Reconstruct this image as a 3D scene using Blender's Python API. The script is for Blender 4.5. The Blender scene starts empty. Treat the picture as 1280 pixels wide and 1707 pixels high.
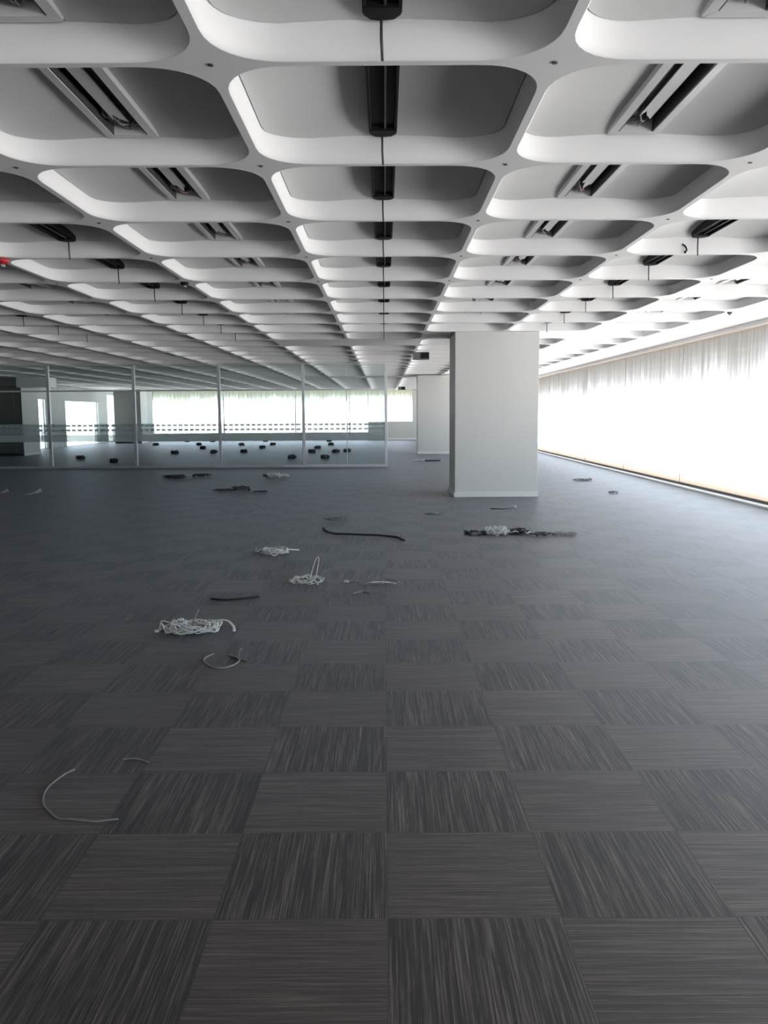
import bpy, bmesh, math, random
from mathutils import Vector, Matrix
random.seed(7)
C = bpy.context.scene.collection
PI = math.pi

# ------------------------------------------------------------------ camera
F = 1400.0; CX, CY = 640.0, 853.5
EYE = 1.439
PITCH = math.atan(162.5 / F); YAW = math.atan(2.0 / F); ROLL = math.radians(-0.35)
cam_d = bpy.data.cameras.new('camera'); cam = bpy.data.objects.new('camera', cam_d); C.objects.link(cam)
cam_d.sensor_fit = 'VERTICAL'; cam_d.sensor_height = 36.0; cam_d.lens = F / 1707.0 * 36.0
cam_d.clip_end = 500
ROT = Matrix.Rotation(YAW, 4, 'Z') @ Matrix.Rotation(PI / 2 - PITCH, 4, 'X') @ Matrix.Rotation(ROLL, 4, 'Z')
cam.matrix_world = Matrix.Translation((0, 0, EYE)) @ ROT
bpy.context.scene.camera = cam

def ground(px, py, z=0.0):
    d = ROT.to_3x3() @ Vector(((px - CX) / F, -(py - CY) / F, -1.0))
    t = (z - EYE) / d.z
    return Vector((d.x * t, d.y * t, z))

# ------------------------------------------------------------------ materials
def new_mat(name):
    m = bpy.data.materials.new(name); m.use_nodes = True
    nt = m.node_tree
    for n in list(nt.nodes): nt.nodes.remove(n)
    out = nt.nodes.new('ShaderNodeOutputMaterial')
    return m, nt, out

class NB:
    def __init__(s, nt): s.nt = nt
    def n(s, t, **kw):
        nd = s.nt.nodes.new(t)
        for k, v in kw.items(): setattr(nd, k, v)
        return nd
    def link(s, a, b): s.nt.links.new(a, b)
    def put(s, sock, v):
        if hasattr(v, 'is_output') or isinstance(v, bpy.types.NodeSocket): s.link(v, sock)
        else: sock.default_value = v
    def math(s, op, a, b=0.0, c=0.0, clamp=False):
        nd = s.n('ShaderNodeMath', operation=op); nd.use_clamp = clamp
        s.put(nd.inputs[0], a); s.put(nd.inputs[1], b); s.put(nd.inputs[2], c)
        return nd.outputs[0]
    def smooth(s, v, a, b, lo=0.0, hi=1.0):
        nd = s.n('ShaderNodeMapRange'); nd.interpolation_type = 'SMOOTHSTEP'
        s.put(nd.inputs[0], v); s.put(nd.inputs[1], a); s.put(nd.inputs[2], b); s.put(nd.inputs[3], lo); s.put(nd.inputs[4], hi)
        return nd.outputs[0]
    def mix(s, f, a, b, mode='MIX'):
        nd = s.n('ShaderNodeMix', data_type='RGBA', blend_type=mode)
        s.put(nd.inputs[0], f); s.put(nd.inputs[6], a); s.put(nd.inputs[7], b)
        return nd.outputs[2]
    def mixf(s, f, a, b):
        nd = s.n('ShaderNodeMix', data_type='FLOAT')
        s.put(nd.inputs[0], f); s.put(nd.inputs[2], a); s.put(nd.inputs[3], b)
        return nd.outputs[0]
    def noise(s, vec, scale, detail=3, rough=.5):
        nd = s.n('ShaderNodeTexNoise'); s.put(nd.inputs['Vector'], vec)
        nd.inputs['Scale'].default_value = scale; nd.inputs['Detail'].default_value = detail; nd.inputs['Roughness'].default_value = rough
        return nd.outputs[0]
    def xyz(s, x, y, z):
        nd = s.n('ShaderNodeCombineXYZ'); s.put(nd.inputs[0], x); s.put(nd.inputs[1], y); s.put(nd.inputs[2], z)
        return nd.outputs[0]
    def pos(s):
        g = s.n('ShaderNodeNewGeometry'); sp = s.n('ShaderNodeSeparateXYZ'); s.link(g.outputs['Position'], sp.inputs[0])
        return g.outputs['Position'], sp.outputs[0], sp.outputs[1], sp.outputs[2]

def col4(c): return (c[0], c[1], c[2], 1)

def paint(name, c, rough=.6, var=.06, scale=3.0, metal=0.0, spec=.4, bump=0.0):
    m, nt, out = new_mat(name); b = NB(nt)
    p, x, y, z = b.pos()
    f = b.noise(p, scale, 5, .6)
    k = b.math('MULTIPLY_ADD', f, 2 * var, 1 - var)
    base = b.mix(1.0, col4(c), b.xyz(k, k, k), 'MULTIPLY')
    bs = b.n('ShaderNodeBsdfPrincipled'); b.link(base, bs.inputs['Base Color'])
    bs.inputs['Roughness'].default_value = rough; bs.inputs['Metallic'].default_value = metal
    bs.inputs['Specular IOR Level'].default_value = spec
    if bump:
        bp = b.n('ShaderNodeBump'); bp.inputs['Strength'].default_value = bump; bp.inputs['Distance'].default_value = .002
        b.link(b.noise(p, 60, 4), bp.inputs['Height']); b.link(bp.outputs[0], bs.inputs['Normal'])
    b.link(bs.outputs[0], out.inputs[0])
    return m

M = {}
M['rib'] = paint('painted_concrete', (.77, .77, .775), .75, .05, 2.0, bump=.15)
M['panel'] = paint('ceiling_panel_paint', (.70, .705, .705), .8, .04, 2.0)
M['column'] = paint('column_paint', (.60, .61, .595), .7, .03, 1.2)
M['base'] = paint('baseboard_paint', (.70, .71, .69), .5, .02)
M['wall'] = paint('wall_paint', (.52, .54, .525), .75, .04, 1.0)
M['white'] = paint('white_enamel', (.74, .745, .75), .4, .03)
M['white_trim'] = paint('white_trim_paint', (.82, .83, .83), .45, .03)
M['shade_panel'] = paint('dark_front_shade', (.075, .075, .07), .6, .08, 2)
M['black'] = paint('black_metal', (.008, .008, .009), .6, .2, 8, spec=.2)
M['darkgrey'] = paint('dark_grey_metal', (.055, .055, .06), .5, .2, 12)
M['midgrey'] = paint('grey_plastic', (.20, .20, .21), .5, .1, 6)
M['zinc'] = paint('dusty_zinc', (.30, .30, .30), .45, .25, 25, metal=.4)
M['alu'] = paint('anodised_aluminium', (.58, .60, .62), .38, .05, 6, metal=.55)
M['cable'] = paint('grey_white_cable', (.66, .66, .64), .45, .18, 30)
M['cable_grey'] = paint('dull_grey_cable', (.22, .22, .22), .4, .2, 30)
M['cable_black'] = paint('black_cable', (.012, .012, .014), .5, .2, 30)
M['cable_dark'] = paint('dark_grey_cable', (.05, .052, .055), .5, .2, 30)
M['red'] = paint('red_plastic', (.45, .02, .025), .4, .1, 10)
M['pink'] = paint('dusty_pink_sheath', (.35, .18, .17), .5, .1, 10)
M['green'] = paint('dull_green_sheath', (.10, .14, .08), .5, .1, 10)
M['tube'] = paint('grey_tube_glass', (.42, .42, .43), .25, .05, 5)
M['clear'] = paint('clear_plastic_scrap', (.55, .56, .58), .25, .2, 20)
M['outside'] = paint('terrace_concrete', (.55, .54, .52), .85, .1, 1)

# carpet tiles: half-metre squares, ribbing turned by a quarter from tile to tile
def carpet():
    m, nt, out = new_mat('carpet_tile'); b = NB(nt)
    p, x, y, z = b.pos()
    T = 0.5; Y0 = 2.262
    u = b.math('DIVIDE', x, T); v = b.math('DIVIDE', b.math('SUBTRACT', y, Y0), T)
    iu = b.math('FLOOR', u); iv = b.math('FLOOR', v)
    fu = b.math('SUBTRACT', u, iu); fv = b.math('SUBTRACT', v, iv)
    par = b.math('FLOORED_MODULO', b.math('ADD', iu, iv), 2.0)       # 0 or 1
    # tile (0,-1) has lengthwise ribs -> parity 1 = lengthwise
    cell = b.math('ADD', b.math('MULTIPLY', iu, 7.13), b.math('MULTIPLY', iv, 3.77))
    across = b.mixf(par, y, x); along = b.mixf(par, x, y)
    v1 = b.xyz(b.math('MULTIPLY', across, 165), b.math('MULTIPLY', along, 2.6), cell)
    n1 = b.noise(v1, 1.0, 3, .75)
    v2 = b.xyz(b.math('MULTIPLY', across, 42), b.math('MULTIPLY', along, 2.0), b.math('ADD', cell, 40))
    n2 = b.noise(v2, 1.0, 1, .5)
    fib = b.noise(p, 330, 3, .8)
    blot = b.noise(p, 1.3, 4, .6)
    wn = b.n('ShaderNodeTexWhiteNoise'); wn.noise_dimensions = '1D'; b.put(wn.inputs['W'], cell)
    s = b.smooth(n1, .43, .71)                                       # light yarns
    s2 = b.smooth(n2, .35, .7)
    amp = b.mixf(par, 1.25, 1.8)
    basev = b.mixf(par, .98, .76)  # lengthwise tiles darker: grazing-view shading of the ribs put into the colour
    k = b.math('MULTIPLY_ADD', b.math('SUBTRACT', s, .33), amp, basev)
    k = b.math('MULTIPLY_ADD', b.math('SUBTRACT', s2, .5), b.math('MULTIPLY', amp, .22), k)
    k = b.math('MULTIPLY', k, b.math('MULTIPLY_ADD', b.math('SUBTRACT', fib, .5), 1.7, 1.0))
    k = b.math('MULTIPLY', k, b.math('MULTIPLY_ADD', b.math('SUBTRACT', blot, .5), .35, 1.0))
    k = b.math('MULTIPLY', k, b.math('MULTIPLY_ADD', wn.outputs[0], .12, .94))
    # seams
    e = b.math('MINIMUM', b.math('MINIMUM', fu, b.math('SUBTRACT', 1.0, fu)), b.math('MINIMUM', fv, b.math('SUBTRACT', 1.0, fv)))
    seam = b.smooth(e, .002, .009, .72, 1.0)
    k = b.math('MULTIPLY', k, seam); k = b.math('MAXIMUM', k, .12)
    base = b.mix(1.0, (.088, .0685, .061, 1), b.xyz(k, k, k), 'MULTIPLY')
    bs = b.n('ShaderNodeBsdfPrincipled'); b.link(base, bs.inputs['Base Color'])
    bs.inputs['Roughness'].default_value = .48
    bs.inputs['Specular IOR Level'].default_value = .6
    bs.inputs['Sheen Weight'].default_value = .10; bs.inputs['Sheen Roughness'].default_value = .45
    bs.inputs['Sheen Tint'].default_value = (.65, .8, 1.0, 1)
    bp = b.n('ShaderNodeBump'); bp.inputs['Strength'].default_value = .5; bp.inputs['Distance'].default_value = .002
    b.link(n1, bp.inputs['Height']); b.link(bp.outputs[0], bs.inputs['Normal'])
    b.link(bs.outputs[0], out.inputs[0])
    return m
M['carpet'] = carpet()

# window glass with dried dirt: runs down from the head, splashes above the sill
def dirty_glass(name, axis, ztop, zbot, ht, hb, tint):
    m, nt, out = new_mat(name); b = NB(nt)
    p, x, y, z = b.pos()
    a = x if axis == 'x' else y
    n1 = b.noise(b.xyz(b.math('MULTIPLY', a, 11), b.math('MULTIPLY', z, .35), 0.0), 1.0, 4, .65)
    n2 = b.noise(b.xyz(b.math('MULTIPLY', a, .9), 0.0, 5.0), 1.0, 3, .6)
    n3 = b.noise(p, 7, 5, .7)
    reach = b.math('MULTIPLY', ht, b.math('MULTIPLY_ADD', n2, 2.4, .1))
    reach = b.math('MULTIPLY', reach, b.smooth(n1, .25, .72, .75, 1.35))
    q = b.math('DIVIDE', b.math('SUBTRACT', ztop, z), reach, clamp=True)
    d1 = b.math('POWER', b.math('SUBTRACT', 1.0, q), .42)
    d1 = b.math('MULTIPLY', d1, b.smooth(n1, .3, .65, .86, 1.04))
    up = b.math('SUBTRACT', z, zbot)
    q2 = b.math('DIVIDE', up, b.math('MULTIPLY', hb, b.math('MULTIPLY_ADD', n3, 2.2, .2)), clamp=True)
    d2 = b.math('MULTIPLY', b.math('POWER', b.math('SUBTRACT', 1.0, q2), .5), .97)
    d = b.math('MAXIMUM', d1, d2)
    def ex(k): return b.math('EXPONENT', b.math('MULTIPLY', d, math.log(k)))
    c = b.xyz(ex(tint[0]), ex(tint[1]), ex(tint[2]))
    tr = b.n('ShaderNodeBsdfTransparent'); b.link(c, tr.inputs[0])
    gl = b.n('ShaderNodeBsdfGlossy'); gl.inputs['Roughness'].default_value = .05
    mx = b.n('ShaderNodeMixShader'); mx.inputs[0].default_value = .04
    b.link(tr.outputs[0], mx.inputs[1]); b.link(gl.outputs[0], mx.inputs[2])
    b.link(mx.outputs[0], out.inputs[0])
    return m

HEAD = 2.765; RIBZ = EYE + 1.395
M['glass_side'] = dirty_glass('dirty_window_glass', 'y', HEAD, .06, .62, .22, (.312, .281, .252))
M['glass_far'] = dirty_glass('dirty_far_window_glass', 'x', RIBZ, .1, .42, .05, (.35, .335, .27))
M['glass_plain'] = dirty_glass('window_glass', 'x', 9.0, -9.0, .1, .1, (.5, .5, .5))

def partition_glass():
    m, nt, out = new_mat('partition_glass'); b = NB(nt)
    tr = b.n('ShaderNodeBsdfTransparent'); tr.inputs[0].default_value = (.885, .925, .93, 1)
    gl = b.n('ShaderNodeBsdfGlossy'); gl.inputs['Roughness'].default_value = .02
    fr = b.n('ShaderNodeFresnel'); fr.inputs[0].default_value = 1.45
    mx = b.n('ShaderNodeMixShader'); b.link(fr.outputs[0], mx.inputs[0])
    b.link(tr.outputs[0], mx.inputs[1]); b.link(gl.outputs[0], mx.inputs[2]); b.link(mx.outputs[0], out.inputs[0])
    return m
M['pglass'] = partition_glass()

def film(name, kind):
    # frosted manifestation film: even frost with clear lines, two rows of little printed squares at the top
    m, nt, out = new_mat(name); b = NB(nt)
    p, x, y, z = b.pos()
    tl = b.n('ShaderNodeBsdfTranslucent'); tl.inputs[0].default_value = (.62, .68, .68, 1)
    df = b.n('ShaderNodeBsdfDiffuse'); df.inputs[0].default_value = (.62, .68, .68, 1)
    fro = b.n('ShaderNodeMixShader'); fro.inputs[0].default_value = .45
    b.link(tl.outputs[0], fro.inputs[1]); b.link(df.outputs[0], fro.inputs[2])
    tr = b.n('ShaderNodeBsdfTransparent'); tr.inputs[0].default_value = (.92, .95, .95, 1)
    dk = b.n('ShaderNodeBsdfDiffuse'); dk.inputs[0].default_value = (.34, .37, .38, 1)
    h = b.math('DIVIDE', b.math('SUBTRACT', z, .74), .49)            # 0..1 up the band
    # squares rows
    sx = b.math('FRACT', b.math('DIVIDE', x, .155))
    sq = b.math('MULTIPLY', b.math('GREATER_THAN', sx, .30), 1.0)
    r1 = b.math('MULTIPLY', b.math('GREATER_THAN', h, .84), b.math('LESS_THAN', h, .95))
    r2 = b.math('MULTIPLY', b.math('GREATER_THAN', h, .58), b.math('LESS_THAN', h, .70))
    dark = b.math('MULTIPLY', sq, b.math('ADD', r1, r2))
    c1 = b.math('MULTIPLY', b.math('GREATER_THAN', h, .38), b.math('LESS_THAN', h, .50))
    frost = b.math('SUBTRACT', b.smooth(h, .50, .54, .66, .34), b.math('MULTIPLY', c1, .3))
    a = b.n('ShaderNodeMixShader'); b.link(frost, a.inputs[0]); b.link(tr.outputs[0], a.inputs[1]); b.link(fro.outputs[0], a.inputs[2])
    c = b.n('ShaderNodeMixShader'); b.link(b.math('MULTIPLY', dark, .72), c.inputs[0]); b.link(a.outputs[0], c.inputs[1]); b.link(dk.outputs[0], c.inputs[2])
    b.link(c.outputs[0], out.inputs[0])
    return m
M['film'] = film('frosted_film', 0)

# ------------------------------------------------------------------ mesh helpers
def box(bm, x0, x1, y0, y1, z0, z1, bev=0.0):
    vs = [bm.verts.new(c) for c in ((x0,y0,z0),(x1,y0,z0),(x1,y1,z0),(x0,y1,z0),(x0,y0,z1),(x1,y0,z1),(x1,y1,z1),(x0,y1,z1))]
    fs = [bm.faces.new([vs[i] for i in q]) for q in ((3,2,1,0),(4,5,6,7),(0,1,5,4),(1,2,6,5),(2,3,7,6),(3,0,4,7))]
    if bev:
        es = set(e for f in fs for e in f.edges)
        bmesh.ops.bevel(bm, geom=list(es), offset=bev, segments=2, affect='EDGES', profile=.5)
def prism(bm, poly, y0, y1):
    """closed x-z polygon pulled along y"""
    a = [bm.verts.new((x, y0, z)) for x, z in poly]; c = [bm.verts.new((x, y1, z)) for x, z in poly]
    n = len(poly)
    for i in range(n): bm.faces.new((a[i], a[(i+1) % n], c[(i+1) % n], c[i]))
    bm.faces.new(a[::-1]); bm.faces.new(c)
def prism_z(bm, poly, z0, z1):
    a = [bm.verts.new((x, y, z0)) for x, y in poly]; c = [bm.verts.new((x, y, z1)) for x, y in poly]
    n = len(poly)
    for i in range(n): bm.faces.new((a[i], a[(i+1) % n], c[(i+1) % n], c[i]))
    bm.faces.new(a[::-1]); bm.faces.new(c)
def catmull(pts, k=6):
    P = [Vector(p) for p in pts]
    if len(P) < 3: return P
    Q = [P[0] * 2 - P[1]] + P + [P[-1] * 2 - P[-2]]; out = []
    for i in range(1, len(Q) - 2):
        for s in range(k):
            t = s / k; a, b, c, d = Q[i-1], Q[i], Q[i+1], Q[i+2]
            out.append(.5 * ((2*b) + (c-a)*t + (2*a-5*b+4*c-d)*t*t + (3*b-a-3*c+d)*t*t*t))
    out.append(P[-1]); return out
def tube(bm, pts, r, n=6, flat=1.0):
    P = [Vector(p) for p in pts]; rings = []
    for i, p in enumerate(P):
        d = (P[min(i+1, len(P)-1)] - P[max(i-1, 0)])
        if d.length < 1e-9: d = Vector((1, 0, 0))
        d.normalize()
        up = Vector((0, 0, 1)) if abs(d.z) < .95 else Vector((0, 1, 0))
        s = d.cross(up).normalized(); t = s.cross(d).normalized()
        rings.append([bm.verts.new(p + s * math.cos(2*PI*j/n) * r + t * math.sin(2*PI*j/n) * r * flat) for j in range(n)])
    for a, b in zip(rings, rings[1:]):
        for j in range(n):
            f = bm.faces.new((a[j], a[(j+1) % n], b[(j+1) % n], b[j])); f.smooth = True
    bm.faces.new(rings[0][::-1]); bm.faces.new(rings[-1])
def lathe(bm, prof, cx=0, cy=0, n=16):
    rings = [[bm.verts.new((cx + r * math.cos(2*PI*j/n), cy + r * math.sin(2*PI*j/n), z)) for j in range(n)] for r, z in prof]
    for a, b in zip(rings, rings[1:]):
        for j in range(n): f = bm.faces.new((a[j], a[(j+1) % n], b[(j+1) % n], b[j])); f.smooth = True
    bm.faces.new(rings[0][::-1]); bm.faces.new(rings[-1])
def obj(name, bm, mat, parent=None, fix=True, loc=None):
    me = bpy.data.meshes.new(name)
    if fix: bmesh.ops.recalc_face_normals(bm, faces=bm.faces[:])
    bm.to_mesh(me); bm.free()
    for m_ in (mat if isinstance(mat, (list, tuple)) else [mat]): me.materials.append(m_)
    o = bpy.data.objects.new(name, me); C.objects.link(o)
    if parent: o.parent = parent
    if loc: o.location = loc
    return o
def tag(o, label, cat, group=None):
    o['label'] = label; o['category'] = cat
    if group: o['group'] = group
    return o
def thing(name, label, cat, loc=(0, 0, 0), group=None, rz=0.0):
    o = bpy.data.objects.new(name, None); C.objects.link(o); o.location = loc; o.rotation_euler = (0, 0, rz)
    o.empty_display_size = .1
    return tag(o, label, cat, group)
def struct(name, bm, mat, parent=None):
    o = obj(name, bm, mat, parent)
    if not parent: o['kind'] = 'structure'
    return o
def dup(root, loc, label, rz=None):
    r = root.copy(); C.objects.link(r); r.location = loc; r['label'] = label
    if rz is not None: r.rotation_euler = (0, 0, rz)
    for ch in list(root.children):
        c = ch.copy(); C.objects.link(c); c.parent = r
        for g in ch.children:
            d = g.copy(); C.objects.link(d); d.parent = c
    return r

# ------------------------------------------------------------------ room dimensions
XR = 5.70; XL = -15.2; YF = 48.3; YB = -11.0
W = 1.377; NY0 = 3.544                  # coffer pitch, first rib crossing ahead
TOP = RIBZ + .5

bm = bmesh.new(); box(bm, XL - .3, XR + .14, YB - .3, YF + .3, -.25, 0.0)
struct('floor', bm, M['carpet'])

# ------------------------------------------------------------------ coffered ceiling
HALF = .668; RAD = .29
def loop_pts(h, r, arc=8, ed=3):
    pts = []
    for q in range(4):
        quarter = []
        for i in range(ed): quarter.append((h, (h - r) * (i / ed)))
        for i in range(arc + 1):
            a = (PI / 2) * i / arc
            # slightly squared corner
            quarter.append((h - r + r * math.cos(a) ** .92 if math.cos(a) > 1e-6 else h - r, h - r + r * math.sin(a) ** .92 if math.sin(a) > 1e-6 else h - r))
        for i in range(1, ed): quarter.append(((h - r) * (1 - i / ed), h))
        c, s = round(math.cos(q * PI / 2)), round(math.sin(q * PI / 2))
        pts += [(x * c - y * s, x * s + y * c) for x, y in quarter]
    return pts
PROFILE = [(0.0, 0.0), (.006, .006), (.030, .013), (.075, .024), (.115, .031), (.17, .034), (.36, .036)]
def coffer(bm, cx, cy):
    lp = loop_pts(HALF, RAD); n = len(lp); hw = W / 2
    sq = [(x * hw / max(abs(x), abs(y)), y * hw / max(abs(x), abs(y))) for x, y in lp]
    a = [bm.verts.new((cx + x, cy + y, RIBZ)) for x, y in sq]
    b = [bm.verts.new((cx + x, cy + y, RIBZ)) for x, y in lp]
    for i in range(n):
        j = (i + 1) % n; bm.faces.new((a[j], a[i], b[i], b[j]))
    prev = [bm.verts.new((cx + x, cy + y, RIBZ)) for x, y in lp]
    for z, ins in PROFILE[1:]:
        # the faces across the view slope a little more than the ones along it
        cur = []
        for x, y in lp:
            l = math.hypot(x, y); cur.append(bm.verts.new((cx + x * (1 - ins / HALF), cy + y * (1 - 1.35 * ins / HALF), RIBZ + z)))
        for i in range(n):
            j = (i + 1) % n; f = bm.faces.new((prev[j], prev[i], cur[i], cur[j])); f.smooth = True
        prev = cur
def solid(j, k):
    if j == 8 and k in (1, 2): return True
    if j == 9 and k in (0, -1): return True
    if j == 20 and k in (-1, 0, 1, 2): return True
    return False
COLS = list(range(-11, 4)); ROWS = list(range(-11, 33))
def cell_c(j, k): return (k * W, NY0 + (j + .5) * W)      # row j lies between crossing j and j+1
bm = bmesh.new()
for j in ROWS:
    for k in COLS:
        cx, cy = cell_c(j, k); h = W / 2
        if solid(j, k):
            vs = [bm.verts.new((cx + a, cy + c, RIBZ)) for a, c in ((-h, -h), (-h, h), (h, h), (h, -h))]
            bm.faces.new(vs)
        else: coffer(bm, cx, cy)
xs = (COLS[-1] + .5) * W; xl = (COLS[0] - .5) * W
y0 = NY0 + ROWS[0] * W; y1 = NY0 + (ROWS[-1] + 1) * W
bm.faces.new([bm.verts.new(c) for c in ((xs, y0, RIBZ), (xs, y1, RIBZ), (XR + .14, y1, RIBZ), (XR + .14, y0, RIBZ))])
vs = [(xl, y1, RIBZ), (XR + .14, y1, RIBZ), (XR + .14, YF + .3, RIBZ), (xl, YF + .3, RIBZ)]
if y1 < YF: bm.faces.new([bm.verts.new(c) for c in vs])
box(bm, XL - .3, XR + .3, YB - .3, YF + .3, RIBZ + .36, TOP)
ceil = obj('ceiling', bm, M['rib'], fix=False); ceil['kind'] = 'structure'

# domed infill panel of one coffer; with a slot for a light trough when slot > 0
def panel_bm(bm, cx, cy, slot, nx=18, ny=12):
    lx = HALF - .034; ly = HALF - .045; r = RAD - .035
    def ext(x):
        ax = abs(x)
        if ax <= lx - r: return ly
        return ly - r + math.sqrt(max(0, r * r - (ax - lx + r) ** 2))
    def zz(x, y):
        u = x / lx; v = y / ly
        return RIBZ + .103 + .037 * (1 - u * u) + (.018 if slot else .055) * (1 - min(1, u * u)) * (1 - min(1, v * v) ** 2)
    half = [lx * math.sin(PI / 2 * i / (nx // 2)) for i in range(nx // 2 + 1)]
    if slot: sides = [[-x for x in reversed([slot] + [h for h in half if h > slot + .01])], [slot] + [h for h in half if h > slot + .01]]
    else: sides = [[-x for x in reversed(half[1:])] + half]
    for xs_ in sides:
        cols = []
        for x in xs_:
            e = max(ext(x), .02)
            cols.append([bm.verts.new((cx + x, cy + e * (2 * i / ny - 1), zz(x, e * (2 * i / ny - 1)))) for i in range(ny + 1)])
        for a, b in zip(cols, cols[1:]):
            for i in range(ny):
                f = bm.faces.new((a[i], a[i + 1], b[i + 1], b[i])); f.smooth = True
def troffer_cell(j, k): return k % 2 != 0 and j <= 8 and not solid(j, k)
cells = [(j, k) for j in ROWS for k in COLS if not solid(j, k)]
def score(jk):
    x, y = cell_c(*jk)
    if y < 1.6: return 1e9
    px = abs(x) / y
    return y * (1 if px < .52 else 4)
cells.sort(key=score)
near, rest = cells[:98], cells[98:]
pm = {}
for s in (0, .142):
    b_ = bmesh.new(); panel_bm(b_, 0, 0, s)
    me = bpy.data.meshes.new('coffer_panel'); b_.to_mesh(me); b_.free(); me.materials.append(M['panel']); pm[s] = me
for j, k in near:
    o = bpy.data.objects.new('coffer_panel', pm[.142 if troffer_cell(j, k) else 0]); C.objects.link(o)
    o.parent = ceil; x, y = cell_c(j, k); o.location = (x, y, 0)
bm = bmesh.new()
for j, k in rest: panel_bm(bm, *cell_c(j, k), 0.142 if troffer_cell(j, k) else 0, 8, 4)
o = obj('coffer_panel', bm, M['panel'], ceil, fix=False); o['kind'] = 'stuff'
# dark anchor sleeves cast into the rib crossings
hole = None
for j in range(0, 5):
    for k in range(-3, 4):
        x = (k + .5) * W - .0; y = NY0 + j * W
        if y < abs(x) * 1.6 or (j == 8): continue
        if hole is None:
            b_ = bmesh.new(); lathe(b_, [(.012, -.004), (.012, .003)], n=12); hole = obj('anchor_hole', b_, M['darkgrey'], ceil, loc=(x, y, RIBZ))
        else:
            h_ = hole.copy(); C.objects.link(h_); h_.location = (x, y, RIBZ)

# ------------------------------------------------------------------ walls, windows, trims
bm = bmesh.new(); box(bm, XR + .0, XR + .30, YB - .3, YF + .3, HEAD, RIBZ + .37); struct('trim_1', bm, M['white_trim'])
bm = bmesh.new(); box(bm, XR - .005, XR + .13, YB, YF, 0, .035, .006); struct('trim_2', bm, M['white_trim'])
bm = bmesh.new(); box(bm, XR + .13, XR + .16, YB, YF, 0, .075); struct('trim_3', bm, M['darkgrey'])
bm = bmesh.new()
y = YB
while y < YF - .01:
    ye = min(y + 3.95, YF); box(bm, XR + .139, XR + .151, y + .004, ye - .004, .06, HEAD + .02); y = ye
w1 = obj('window_1', bm, M['glass_side']); w1['kind'] = 'structure'
# far wall
bm = bmesh.new()
xa, xb, xc = -13.25, -.93, 1.58
box(bm, XL - .3, xa, YF, YF + .25, 0, RIBZ + .37)
box(bm, xa, xb, YF, YF + .25, 0, .44)
box(bm, xb, xc, YF, YF + .25, 0, 1.05)
box(bm, xc, XR + .3, YF, YF + .25, 0, RIBZ + .37)
box(bm, XL, XR, YF, YF + .25, RIBZ - .01, RIBZ + .37)
wf = struct('wall_far', bm, M['wall'])
bm = bmesh.new(); box(bm, xa, xb, YF + .10, YF + .112, .44, RIBZ); w2 = obj('window_2', bm, M['glass_far']); w2['kind'] = 'structure'
bm = bmesh.new()
for x in (-9.2, -5.1, -2.0, xb): box(bm, x - .03, x + .03, YF + .06, YF + .14, .44, RIBZ)
obj('window_frame', bm, M['alu'], w2)
bm = bmesh.new(); box(bm, xb + .03, xc, YF + .10, YF + .112, 1.05, RIBZ); w3 = obj('window_3', bm, M['glass_far']); w3['kind'] = 'structure'
bm = bmesh.new(); box(bm, .02, .06, YF + .06, YF + .14, 1.05, RIBZ); obj('window_frame', bm, M['alu'], w3)
bm = bmesh.new(); box(bm, xa, XR, YF - .015, YF, 0, .1); struct('baseboard_far', bm, M['base'])
# left wall with tall openings
def wall_x(name, x, openings, y0, y1, mat, ztop, t=.25):
    bm = bmesh.new(); y = y0
    for a, b_, z0, z1 in openings:
        box(bm, x - t, x, y, a, 0, ztop)
        if z0 > 0: box(bm, x - t, x, a, b_, 0, z0)
        box(bm, x - t, x, a, b_, z1, ztop); y = b_
    box(bm, x - t, x, y, y1, 0, ztop)
    return struct(name, bm, mat)
LO = [(36.6, 37.9, .02, 2.2), (40.3, 44.9, .02, 2.17), (46.4, 47.9, .05, 2.6)]
wall_x('wall_left', XL, LO, YB - .3, YF + .3, M['wall'], RIBZ + .37)
for i, (a, b_, z0, z1) in enumerate(LO):
    bm = bmesh.new(); box(bm, XL - .13, XL - .12, a, b_, z0, z1); w = obj('window_%d' % (i + 4), bm, M['glass_plain']); w['kind'] = 'structure'
    bm = bmesh.new()
    box(bm, XL - .15, XL - .09, a, a + .05, z0, z1); box(bm, XL - .15, XL - .09, b_ - .05, b_, z0, z1)
    obj('window_frame', bm, M['alu'], w)
# wall behind the camera, glazed like the side
bm = bmesh.new()
box(bm, XL - .3, -2.5, YB - .25, YB, 0, RIBZ + .37); box(bm, -2.5, XR + .3, YB - .25, YB, 0, .3); box(bm, -2.5, XR + .3, YB - .25, YB, HEAD, RIBZ + .37)
struct('wall_back', bm, M['wall'])
bm = bmesh.new(); box(bm, -2.5, XR, YB - .13, YB - .12, .3, HEAD); w = obj('window_7', bm, M['glass_plain']); w['kind'] = 'structure'

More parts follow.
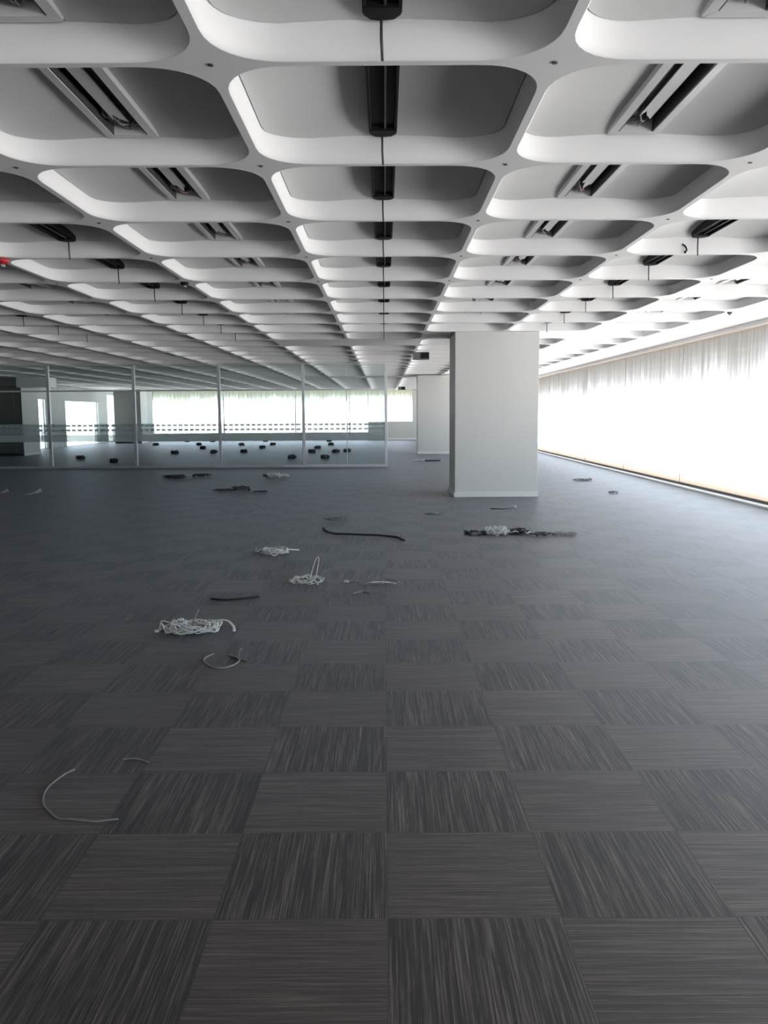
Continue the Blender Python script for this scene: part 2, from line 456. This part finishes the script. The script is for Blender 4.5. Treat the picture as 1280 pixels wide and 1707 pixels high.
# ------------------------------------------------------------------ columns
def column(x0, x1, y0, y1, label, dark=False):
    t = thing('square_column', label, 'column', ((x0 + x1) / 2, (y0 + y1) / 2, 0), 'painted columns carrying the coffered ceiling')
    hx, hy = (x1 - x0) / 2, (y1 - y0) / 2
    bm = bmesh.new(); box(bm, -hx, hx, -hy, hy, 0, RIBZ - .001, .008); obj('shaft', bm, M['column'], t)
    if dark:  # unlit front face imitated by an added dark panel
        bm = bmesh.new(); box(bm, -hx + .002, .42 - .004, -hy - .014, -hy, .005, RIBZ - .12, .002); box(bm, .42 + .004, hx - .002, -hy - .014, -hy, .005, RIBZ - .12, .002); o_ = obj('front_shade_panel', bm, M['shade_panel'], t); o_['label'] = 'dark grey panel standing in for front shade'
    bm = bmesh.new()
    for s in (-1, 1):
        box(bm, -hx - .014, hx + .014, s * (hy + .007) - .007, s * (hy + .007) + .007, 0, .085, .003)
        box(bm, s * (hx + .007) - .007, s * (hx + .007) + .007, -hy, hy, 0, .085, .003)
    obj('baseboard', bm, M['base'], t)
    return t
column(1.215, 2.655, 14.60, 15.85, 'nearest pale square column, standing right of centre on the carpet')
column(1.20, 2.64, 30.6, 31.9, 'second pale column, half hidden behind the nearest column')
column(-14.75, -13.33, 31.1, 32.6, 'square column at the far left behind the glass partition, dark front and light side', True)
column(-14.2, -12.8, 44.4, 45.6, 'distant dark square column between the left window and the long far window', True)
# boxed bulkhead
t = thing('boxed_duct', 'pale boxed duct fixed under the ceiling beside the far left column', 'duct', (-12.55, 30.7, RIBZ))
bm = bmesh.new(); box(bm, -.55, .58, -.5, .3, -.36, -.002, .006); obj('casing', bm, M['white_trim'], t)
bm = bmesh.new(); box(bm, -2.6, -.55, -.2, .3, -.30, -.002, .004); obj('side_duct', bm, M['midgrey'], t)
# ------------------------------------------------------------------ glass partition
GY = 23.3; gx = [.035, -2.235, -4.545, -6.885, -9.235, -11.58, -13.9, XL]
part = thing('glass_partition', 'aluminium framed glass partition with frosted film band, across the left half of the floor', 'partition', (0, GY, 0))
bm = bmesh.new()
box(bm, XL, gx[0] + .035, -.04, .04, 0, .07, .004); obj('bottom_rail', bm, M['alu'], part)
bm = bmesh.new(); box(bm, XL, gx[0] + .035, -.03, .03, RIBZ - .018, RIBZ - .001); obj('top_rail', bm, M['alu'], part)
for i in range(len(gx) - 1):
    bm = bmesh.new(); box(bm, gx[i] - .038, gx[i] + .038, -.045, .045, .07, RIBZ - .018, .004); obj('mullion', bm, M['alu'], part)
    bm = bmesh.new(); box(bm, gx[i + 1] + .038, gx[i] - .038, -.02, .02, 2.11, 2.15); obj('transom', bm, M['alu'], part)
    bm = bmesh.new()
    xm0, xm1 = gx[i + 1] + .038, gx[i] - .038
    if i == 0:
        box(bm, xm0, -1.045, -.005, .005, .07, RIBZ - .018); box(bm, -1.035, xm1, -.005, .005, .07, RIBZ - .018)
    else: box(bm, xm0, xm1, -.005, .005, .07, RIBZ - .018)
    gp = obj('glass_pane', bm, M['pglass'], part)
    bm = bmesh.new(); box(bm, xm0, xm1, -.0085, -.0065, .74, 1.23); obj('frosted_film', bm, M['film'], gp)
bm = bmesh.new(); box(bm, -1.052, -1.028, -.012, .012, .07, 2.11); obj('door_seal', bm, M['alu'], part)

# ------------------------------------------------------------------ ceiling light slots (black) with hanging rods
ORD = ['nearest', 'second', 'third', 'fourth', 'fifth', 'sixth', 'seventh', 'eighth', 'ninth', 'tenth', 'eleventh']
def make_slot():
    t = thing('light_slot', 'x', 'ceiling light', (0, 0, 0), 'black light channels in the coffers')
    w = .072
    bm = bmesh.new()
    # channel body: hexagonal plan at its ends, two ridges beneath
    poly = [(-w, -.55), (-.04, -.585), (.04, -.585), (w, -.55), (w, .555), (.045, .592), (-.012, .600), (-.045, .592), (-w, .555)]
    prism_z(bm, poly, .148, .23)
    obj('channel_body', bm, M['black'], t)
    bm = bmesh.new()
    box(bm, -w - .004, -w + .010, -.55, .552, .128, .20, .002); box(bm, w - .010, w + .004, -.55, .552, .128, .20, .002); obj('side_flange', bm, M['black'], t)
    bm = bmesh.new(); box(bm, .006, .016, -.53, .50, .132, .150, .002); obj('centre_track', bm, M['darkgrey'], t)
    bm = bmesh.new(); prism_z(bm, [(-w, .50), (w, .50), (w, .555), (.045, .595), (-.012, .604), (-.045, .595), (-w, .555)], .124, .20); obj('end_cap', bm, M['black'], t)
    bm = bmesh.new(); tube(bm, [(-.004, .590, .14), (-.004, .590, .05), (0.0, .592, -.028)], .0058, 8); obj('hanging_rod', bm, M['darkgrey'], t)
    return t
NAMES = {0: 'centre coffer line', -2: 'second coffer line left of centre', -4: 'fourth coffer line left of centre', 2: 'second coffer line right of centre'}
slot0 = None
for k in (0, -2, 2, -4):
    rows = [j for j in range(-1, 9) if not solid(j, k) and cell_c(j, k)[1] > abs(k * W) * 1.9 + .5]
    for q, j in enumerate(rows):
        x, y = cell_c(j, k); lab = 'black channel light with hanging rod, %s in the %s' % (ORD[q], NAMES[k])
        if slot0 is None: slot0 = make_slot(); slot0.location = (x, y, RIBZ); slot0['label'] = lab
        else: dup(slot0, (x, y, RIBZ), lab)
# ------------------------------------------------------------------ opened fluorescent troughs
def make_trough(seed):
    rnd = random.Random(seed)
    t = thing('light_trough', 'x', 'ceiling light', (0, 0, 0), 'opened fluorescent troughs in the coffers')
    bm = bmesh.new()    # folded tray: back and two sides, open below
    box(bm, -.094, .094, -.56, .56, .235, .245); box(bm, -.094, -.088, -.56, .56, .13, .24); box(bm, .088, .094, -.56, .56, .13, .24)
    box(bm, -.094, .094, -.56, -.552, .13, .24); obj('tray', bm, M['darkgrey'], t)
    for s in (-1, 1):
        bm = bmesh.new()
        prism(bm, [(s * .092, .136), (s * .096, .128), (s * .140, .130), (s * .146, .150), (s * .146, .235), (s * .094, .235)], -.585, .600)
        obj('side_rail', bm, M['white'], t)
    bm = bmesh.new(); prism_z(bm, [(-.10, .556), (.10, .556), (.13, .606), (-.13, .606)], .128, .22); obj('end_plate', bm, M['white'], t)
    bm = bmesh.new()    # torn strip of reflector with ragged ends
    y0, y1 = -.42, .36; e0 = [rnd.uniform(-.05, .05) for _ in range(5)]; e1 = [rnd.uniform(-.10, .10) for _ in range(5)]
    xs_ = [-.036, -.018, 0, .018, .034]
    poly = [(xs_[i], y0 + e0[i]) for i in range(5)] + [(xs_[i], y1 + e1[i]) for i in range(4, -1, -1)]
    prism_z(bm, poly, .148, .156); obj('reflector_strip', bm, M['white'], t)
    bm = bmesh.new(); tube(bm, [(.062, -.52, .190), (.062, .50, .190)], .011, 10); obj('fluorescent_tube', bm, M['tube'], t)
    for y in (-.53, .51):
        bm = bmesh.new(); box(bm, .035, .075, y - .012, y + .012, .165, .236, .002); obj('lamp_socket', bm, M['midgrey'], t)
    bm = bmesh.new()    # bent louvre fins left at the far end
    for i in range(6):
        y = .30 + i * .036; a = rnd.uniform(-.5, .5)
        prism(bm, [(-.07 + i * .014, .15), (-.066 + i * .014, .15), (-.05 + i * .014 + a * .04, .215), (-.056 + i * .014 + a * .04, .215)], y, y + .06)
    obj('louvre_fin', bm, M['zinc'], t)
    bm = bmesh.new()
    for i in range(4):
        x = -.07 + i * .018
        tube(bm, catmull([(x, .10 + .06 * i, .23), (x + rnd.uniform(-.02, .02), .22 + .05 * i, .17), (x + rnd.uniform(-.02, .03), .36 + .03 * i, .15), (x + .02, .49, .20)], 5), .0035, 6)
    obj('loose_wire', bm, M['cable_dark'], t)
    bm = bmesh.new(); tube(bm, catmull([(-.05, .30, .22), (-.02, .40, .145), (.02, .47, .16), (.04, .52, .22)], 5), .005, 6)
    obj('loose_wire', bm, M['pink' if seed == 3 else 'cable_grey'], t)
    return t
TN = {-1: 'first coffer line left of centre', 1: 'first coffer line right of centre', 3: 'third coffer line right of centre', -3: 'third coffer line left of centre'}
protos = None
for k in (-1, 1, -3, 3):
    rows = [j for j in range(-1, 8) if troffer_cell(j, k) and cell_c(j, k)[1] > abs(k * W) * 1.9 - .9]
    for q, j in enumerate(rows):
        x, y = cell_c(j, k); lab = 'opened fluorescent trough, %s in the %s' % (ORD[q], TN[k])
        if protos is None:
            protos = [make_trough(3), make_trough(11)]
            protos[0].location = (x, y, RIBZ); protos[0]['label'] = lab; used = 1; continue
        if used == 1:
            protos[1].location = (x, y, RIBZ); protos[1]['label'] = lab; used = 2; continue
        dup(protos[(j + k) % 2], (x, y, RIBZ), lab)

# small fittings hanging from the ribs
def fitting(name, loc, mat, label, cat, cup=.045, drop=.055):
    t = thing(name, label, cat, loc)
    bm = bmesh.new(); lathe(bm, [(cup * .9, 0.004), (cup, -.008), (cup * .85, -drop * .45), (cup * .4, -drop * .6)], n=18); obj('base_plate', bm, mat, t)
    bm = bmesh.new(); lathe(bm, [(cup * .3, -drop * .55), (cup * .45, -drop * .8), (cup * .2, -drop)], n=12); obj('nozzle', bm, M['zinc'], t)
    return t
nz = lambda j: NY0 + j * W
fitting('alarm_sounder', (-2.5 * W + .05, nz(3) - .0, RIBZ), M['red'], 'red round alarm fitting on the ceiling rib at the left edge', 'alarm', .062, .075)
fitting('sprinkler_head', (-1.5 * W - .03, nz(4), RIBZ), M['black'], 'small black sprinkler on a rib crossing left of the centre line', 'sprinkler')
fitting('sprinkler_head', (3.5 * W + .02, nz(5), RIBZ), M['darkgrey'], 'small dark sprinkler on the rib nearest the long right window, nearer one', 'sprinkler', .035, .06)
fitting('sprinkler_head', (3.5 * W + .02, nz(6) + .2, RIBZ), M['darkgrey'], 'small dark sprinkler on the rib nearest the long right window, farther one', 'sprinkler', .035, .05)
t = thing('wire_hook', 'tiny black hook dangling in the second coffer line right of centre', 'hook', (2 * W - .1, nz(3) - .06, RIBZ + .045))
bm = bmesh.new(); tube(bm, catmull([(0, .03, .03), (-.02, .0, .03), (.0, -.01, .01), (.015, 0, -.02), (0, 0, -.028)], 5), .007, 6); obj('hook_wire', bm, M['black'], t)
bm = bmesh.new(); tube(bm, [(0, 0, -.028), (.002, 0, -.045)], .010, 6); obj('tip', bm, M['black'], t)
# grey boxes hung under the ribs between the columns
def hung_box(x, y, label):
    t = thing('hanging_box', label, 'ceiling box', (x, y, RIBZ))
    bm = bmesh.new(); prism_z(bm, [(-.19, -.12), (.17, -.16), (.17, .16), (-.19, .12)], -.165, -.002); obj('housing', bm, M['midgrey'], t)
    bm = bmesh.new(); box(bm, -.02, .16, -.168, -.155, -.150, -.02, .002); obj('dark_front', bm, M['black'], t)
    bm = bmesh.new(); box(bm, -.10, .10, -.06, .06, -.004, .001); obj('bracket', bm, M['midgrey'], t)
hung_box(.84, 19.3, 'grey box with a dark front hung from the ceiling left of the nearest column')
hung_box(.88, 43.0, 'tiny grey box hung from the ceiling above the farthest window')

# ------------------------------------------------------------------ cables on the carpet
def loopcurve(rnd, cx, cy, rx, ry, a0, a1, z0, zv, n=14, wob=.12, rot=0):
    pts = []
    for i in range(n + 1):
        a = a0 + (a1 - a0) * i / n; w = 1 + rnd.uniform(-wob, wob)
        x = rx * w * math.cos(a); y = ry * w * math.sin(a)
        c, s = math.cos(rot), math.sin(rot)
        pts.append((cx + x * c - y * s, cy + x * s + y * c, z0 + zv * rnd.random()))
    return catmull(pts, 3)
def heap(px, py, label, size, mat='cable', nloop=12, r=.004, flat=.55, zmax=.05, seed=1, mat2=None, ends=3, cat='cable', group=None, name='cable_heap', asp=.55, rotj=.4):
    rnd = random.Random(seed); g = ground(px, py)
    t = thing(name, label, cat, g, group)
    bm = bmesh.new()
    for i in range(nloop):
        a0 = rnd.uniform(0, 2 * PI)
        loopx = loopcurve(rnd, rnd.uniform(-.15, .15) * size, rnd.uniform(-.12, .12) * size, size * rnd.uniform(.22, .48), size * asp * rnd.uniform(.3, .6), a0, a0 + rnd.uniform(3.5, 7), r + .001, zmax, rot=rnd.uniform(-rotj, rotj))
        tube(bm, loopx, r, 6, flat)
    obj('coiled_strand', bm, M[mat], t)
    if mat2:
        bm = bmesh.new()
        for i in range(max(2, nloop // 2)):
            a0 = rnd.uniform(0, 2 * PI)
            tube(bm, loopcurve(rnd, rnd.uniform(-.2, .2) * size, rnd.uniform(-.12, .12) * size, size * rnd.uniform(.2, .5), size * asp * rnd.uniform(.2, .5), a0, a0 + rnd.uniform(2.5, 5), r + .001, zmax * .7, rot=rnd.uniform(-.4, .4)), r * 1.1, 6)
        obj('coiled_strand', bm, M[mat2], t)
    for i in range(ends):
        a = rnd.uniform(0, 2 * PI); d = size * rnd.uniform(.42, .55)
        bm = bmesh.new(); s = r * 2.2
        box(bm, -s, s * 1.6, -s * .7, s * .7, 0.001, s * 1.5, .001); o = obj('plug', bm, M['clear' if mat == 'cable' else mat], t)
        o.location = (d * math.cos(a), d * asp * math.sin(a), 0); o.rotation_euler = (0, 0, rnd.uniform(0, 6))
    return t
def path(pxs, z=.004, k=6):
    out = []
    for p in pxs:
        zz_ = p[2] if len(p) > 2 else z
        g = ground(p[0], p[1]); out.append(Vector((g.x, g.y, zz_)))
    return out
def cable(pxs, label, mat, r, name='loose_cable', cat='cable', flat=1.0, tips=None):
    P = path(pxs); o0 = P[0].copy(); o0.z = 0
    t = thing(name, label, cat, o0)
    bm = bmesh.new(); tube(bm, catmull([p - o0 for p in P], 7), r, 8, flat); obj('strand', bm, M[mat], t)
    if tips:
        for i in tips:
            q = P[i] - o0; bm = bmesh.new(); box(bm, q.x - r * 2.5, q.x + r * 2.5, q.y - r * 2, q.y + r * 2, .001, r * 3.2, .001); obj('tip', bm, M['clear'], t)
    return t

# the big pale heap, left of centre
t = heap(318, 1053, 'biggest heap of pale crumpled cable on the carpet, left of centre', .37, 'cable', 15, .0075, .5, .06, 5, None, 4, asp=.50, rotj=.12)
g0 = ground(318, 1053)
def tailpath(pts): return [Vector((a, b, c)) for a, b, c in pts]
bm = bmesh.new(); tube(bm, catmull([(.08, .06, .03), (.15, .10, .05), (.22, .10, .052), (.275, .04, .03), (.295, -.02, .008)], 6), .011, 8, .4); obj('flat_tail', bm, M['cable'], t)
bm = bmesh.new(); tube(bm, catmull([(.0, .03, .03), (.02, .07, .09), (.035, .10, .13)], 6), .005, 6); obj('raised_end', bm, M['cable_grey'], t)
bm = bmesh.new(); tube(bm, catmull([(-.12, 0, .03), (-.17, .02, .04), (-.20, .03, .03), (-.22, -.01, .012)], 6), .004, 6); obj('side_tail', bm, M['cable_grey'], t)
bm = bmesh.new(); box(bm, -.235, -.205, -.03, -.012, .002, .02, .004); obj('plug', bm, M['clear'], t)
bm = bmesh.new(); box(bm, -.085, -.055, .03, .05, .06, .085, .006); box(bm, -.055, -.03, .01, .03, .045, .07, .005); obj('plug', bm, M['clear'], t)
# loop beside it
t = cable([(356, 1091), (343, 1097), (340, 1104), (352, 1112), (370, 1114.5), (388, 1110), (399, 1102), (392, 1097), (381, 1093)], 'thin grey cable curled into a loop beside the biggest heap', 'cable_grey', .0055)
p0 = path([(356, 1091)])[0]; p0.z = 0
bm = bmesh.new(); tube(bm, catmull([p - p0 for p in path([(381, 1093), (392, 1098, .01), (402, 1100), (412, 1103)])], 5), .004, 6); obj('tail', bm, M['cable_grey'], t)
bm = bmesh.new(); tube(bm, catmull([p - p0 for p in path([(396, 1098), (400, 1090, .02), (404, 1084, .01)])], 5), .003, 6); obj('tail', bm, M['cable_grey'], t)
# long thin arc in the left foreground
cable([(124, 1284), (108, 1292), (90, 1305), (78, 1317), (72, 1332), (74, 1345), (82, 1354), (92, 1363), (102, 1367), (118, 1367), (134, 1369), (160, 1371), (178, 1369), (197, 1367)],
      'thin pale cable bent in a wide hook in the left foreground', 'cable_grey', .0036)
cable([(205, 1267), (216, 1266), (226, 1266), (238, 1269), (248, 1272)], 'short scrap of thin wire above the hooked foreground cable', 'cable_grey', .003, name='wire_scrap', cat='wire')
# mid floor
t = heap(452, 923, 'small pale bundle of cable with a pointed tail, behind the biggest heap', .34, 'cable', 13, .0065, .6, .05, 21, None, 2, asp=.75)
bm = bmesh.new(); tube(bm, catmull([(.08, .04, .03), (.18, .08, .03), (.27, .16, .012)], 5), .016, 8, .5); obj('flat_tail', bm, M['cable'], t)
t = heap(520, 971, 'small heap of thin wires with a raised loop, left of the centre line', .30, 'cable', 7, .005, .7, .04, 22, None, 3, asp=.7)
bm = bmesh.new(); tube(bm, catmull([(-.02, .02, .02), (-.0, .06, .10), (.03, .08, .19), (.055, .08, .20), (.045, .05, .11), (.03, .0, .02)], 6), .004, 6); obj('raised_loop', bm, M['cable'], t)
rnd = random.Random(4)
g = ground(564, 971); t = thing('wire_loop', 'thin wire ring standing on the carpet beside the heap with the raised loop', 'wire', g)
bm = bmesh.new(); tube(bm, catmull([(.15 * math.cos(a), .05 + .10 * math.sin(a) * .8, .055 + .05 * math.sin(a)) for a in [i * 2 * PI / 12 - PI / 2 for i in range(13)]], 4), .0032, 6); obj('ring_strand', bm, M['cable_grey'], t)
bm = bmesh.new(); box(bm, .05, .09, -.02, 0.01, .002, .02, .004); obj('plug', bm, M['clear'], t)
t = heap(628, 975, 'sparse tangle of thin wires on the centre line of the carpet', .40, 'cable_grey', 4, .0035, 1, .03, 23, None, 2, asp=.5)
bm = bmesh.new(); tube(bm, catmull([(-.12, .0, .01), (-.02, .02, .02), (.08, .04, .015), (.16, .03, .006)], 5), .006, 6); obj('pale_strand', bm, M['cable'], t)
cable([(588, 990), (597, 988), (608, 987), (616, 990)], 'short pale wire lying in front of the sparse tangle', 'cable_grey', .006, name='wire_scrap', cat='wire')
cable([(539, 883, .02), (546, 887), (560, 890.5), (580, 891), (600, 892), (630, 893), (650, 895), (664, 897), (674, 902)], 'long black cable lying on the carpet left of the nearest column', 'cable_black', .015)
cable([(352, 999), (375, 1001), (395, 1000), (415, 998), (432, 996)], 'dark cable lying behind the biggest heap', 'cable_black', .010)
t = heap(830, 892, 'pale knot of cable in the heap in front of the nearest column', .27, 'cable', 9, .0065, .8, .10, 31, None, 2, asp=.5)
heap(797, 891, 'flat dark cable heap left of the pale knot before the nearest column', .30, 'cable_black', 8, .009, .8, .03, 32, 'cable_grey', 1, asp=.5)
heap(866, 890, 'dark cable heap right of the pale knot before the nearest column', .30, 'cable_black', 8, .009, .8, .05, 33, 'cable', 2, asp=.6)
heap(900, 893, 'thin spread of dark wires before the right edge of the nearest column', .30, 'cable_dark', 5, .007, .8, .03, 34, None, 1, asp=.4)
heap(940, 892, 'last pale wires at the right end of the cables before the column', .30, 'cable_grey', 5, .006, .8, .03, 35, None, 1, asp=.4)
cable([(818, 848), (835, 849), (850, 848), (858, 846)], 'dark wire with a pale end at the foot of the nearest column', 'cable_dark', .010, tips=[3])
# further back, before the partition
heap(293, 797, 'grey cable heap lying just before the partition, left one of its row', .50, 'cable_dark', 9, .012, .9, .06, 41, 'cable_grey', 1, asp=.6)
heap(337, 794, 'small dark cable heap with a pale plug before the partition', .40, 'cable_dark', 6, .011, .9, .05, 42, None, 2, asp=.6)
heap(455, 796, 'cable heap with a pale knot before the third partition bay', .38, 'cable', 6, .010, .9, .09, 43, 'cable_dark', 2, asp=.6)
heap(473, 795, 'pale scrap of cable right of the knotted heap before the partition', .25, 'cable', 4, .010, .9, .06, 44, None, 1, asp=.7)
heap(400, 818, 'small dark and grey cable heap alone on the carpet before the partition row', .34, 'cable_dark', 6, .010, .9, .08, 45, 'cable_grey', 1, asp=.6)
heap(372, 818, 'low dark cable left of the lone heap before the partition', .40, 'cable_dark', 3, .010, .9, .02, 46, None, 0, asp=.3)
heap(435, 821, 'low dark cable right of the lone heap before the partition', .30, 'cable_dark', 3, .010, .9, .02, 47, None, 0, asp=.3)
# clear plastic scrap far left
def scrap(px, py, label, s, seed):
    rnd = random.Random(seed); g = ground(px, py)
    bm = bmesh.new(); n = 6
    V = [[bm.verts.new(((i / n - .5) * s, (j / n - .5) * s * .6, .004 + max(0, .35 * s * ((i / n) ** 2) * (1 - (j / n - .5) ** 2 * 3)) + rnd.uniform(0, .02))) for j in range(n + 1)] for i in range(n + 1)]
    for i in range(n):
        for j in range(n): f = bm.faces.new((V[i][j], V[i + 1][j], V[i + 1][j + 1], V[i][j + 1])); f.smooth = True
    o = obj('plastic_scrap', bm, M['clear'], loc=g); md = o.modifiers.new('thick', 'SOLIDIFY'); md.thickness = .003
    return tag(o, label, 'plastic scrap')
scrap(53, 825, 'crumpled clear plastic scrap on the dark carpet at far left', .32, 3)
scrap(3, 823, 'small plastic scrap cut by the left edge of the view', .22, 4)
# near the second column and the window
heap(698, 768, 'small pale wire scrap in front of the second column', .35, 'cable', 3, .008, 1, .02, 51, None, 1, asp=.4)
heap(722, 769, 'dark cable lying in front of the second column', .50, 'cable_dark', 5, .012, 1, .03, 52, None, 0, asp=.3)
heap(969, 801, 'small dark cable heap in the light by the long window', .45, 'cable_grey', 5, .009, 1, .04, 53, None, 1, asp=.4)
heap(1024, 822, 'tiny dark wire scrap on the bright carpet by the long window', .22, 'cable_grey', 3, .008, 1, .03, 54, None, 0, asp=.5)
heap(720, 857, 'faint grey wires on the carpet left of the nearest column foot', .35, 'cable_grey', 3, .006, 1, .02, 55, None, 1, asp=.4)
heap(560, 866, 'faint grey wires behind the long black cable', .45, 'cable_grey', 3, .006, 1, .02, 56, None, 1, asp=.4)

# dark heaps beyond the glass, bay by bay (counted from the open right end)
BEH = [(541, 765, 'first', 'nearest the glass'), (520, 755, 'first', 'leftmost of its middle row'), (560, 755, 'first', 'middle of its middle row'), (579, 754, 'first', 'beside the door seam'),
       (530, 748.5, 'first', 'left one of its rear pair'), (552, 742.5, 'first', 'right one of its rear pair'), (548, 736.5, 'first', 'farthest by the far wall'),
       (486, 765, 'second', 'nearest the glass'), (406, 755, 'second', 'middle of the bay'), (438, 748, 'second', 'right of the bay middle'), (403, 743, 'second', 'left one of its rear pair'),
       (455, 742.5, 'second', 'right one of its rear pair'), (442, 736.5, 'second', 'farthest by the far wall'),
       (356, 756, 'third', 'right one of its front pair'), (291, 757, 'third', 'left one of its front pair'), (339, 749, 'third', 'middle of the bay'), (332, 743, 'third', 'right one of its rear pair'),
       (260, 743, 'third', 'left one of its rear pair'), (354, 737, 'third', 'farthest, at its right end'), (312, 737, 'third', 'farthest, at its middle'),
       (134, 766, 'fourth', 'nearest the glass'), (191, 772, 'fourth', 'just behind the bottom rail')]
proto = None
for i, (px, py, bay, where) in enumerate(BEH):
    lab = 'dark cable heap behind %s glass bay from right, %s' % (bay, where)
    s = .25 if py > 740 else .32
    if i < 3:
        o = heap(px, py, lab, s, 'cable_dark', 14, .011, 1, .13, 60 + i, 'cable_black', 1, group='dark cable heaps beyond the glass', asp=.8)  # backlit darkness of these heaps is put into the cable colours
        proto = (proto or []) + [o]
    else: dup(proto[i % 3], ground(px, py), lab, rz=i * 1.1)
# low dark box by the far wall
t = thing('storage_box', 'low dark box standing at the foot of the far wall, behind the glass', 'box', (-.55, YF - .6, 0))
bm = bmesh.new(); box(bm, -.33, .33, -.25, .25, 0, .26, .01); obj('body', bm, M['darkgrey'], t)
bm = bmesh.new(); box(bm, -.35, .35, -.27, .27, .26, .30, .01); obj('lid', bm, M['darkgrey'], t)

# ------------------------------------------------------------------ outside
wd = bpy.data.worlds.new('sky'); bpy.context.scene.world = wd; wd.use_nodes = True
nt = wd.node_tree
bg = nt.nodes['Background']; b = NB(nt)
tc = b.n('ShaderNodeTexCoord'); sp = b.n('ShaderNodeSeparateXYZ'); b.link(tc.outputs['Generated'], sp.inputs[0])
up = b.smooth(sp.outputs[2], -.03, .03)       # bright sunlit ground below, hazy white sky above
b.link(b.mix(up, (1.0, .995, .985, 1), (.75, .875, 1.0, 1)), bg.inputs[0])
b.link(b.mixf(up, 8.0, 5.0), bg.inputs[1])

sc = bpy.context.scene
sc.view_settings.view_transform = 'Standard'; sc.view_settings.look = 'None'; sc.view_settings.gamma = 1
sc.view_settings.use_curve_mapping = False
sc.view_settings.exposure = 0.1
sc.cycles.max_bounces = 12; sc.cycles.diffuse_bounces = 6; sc.cycles.transparent_max_bounces = 24
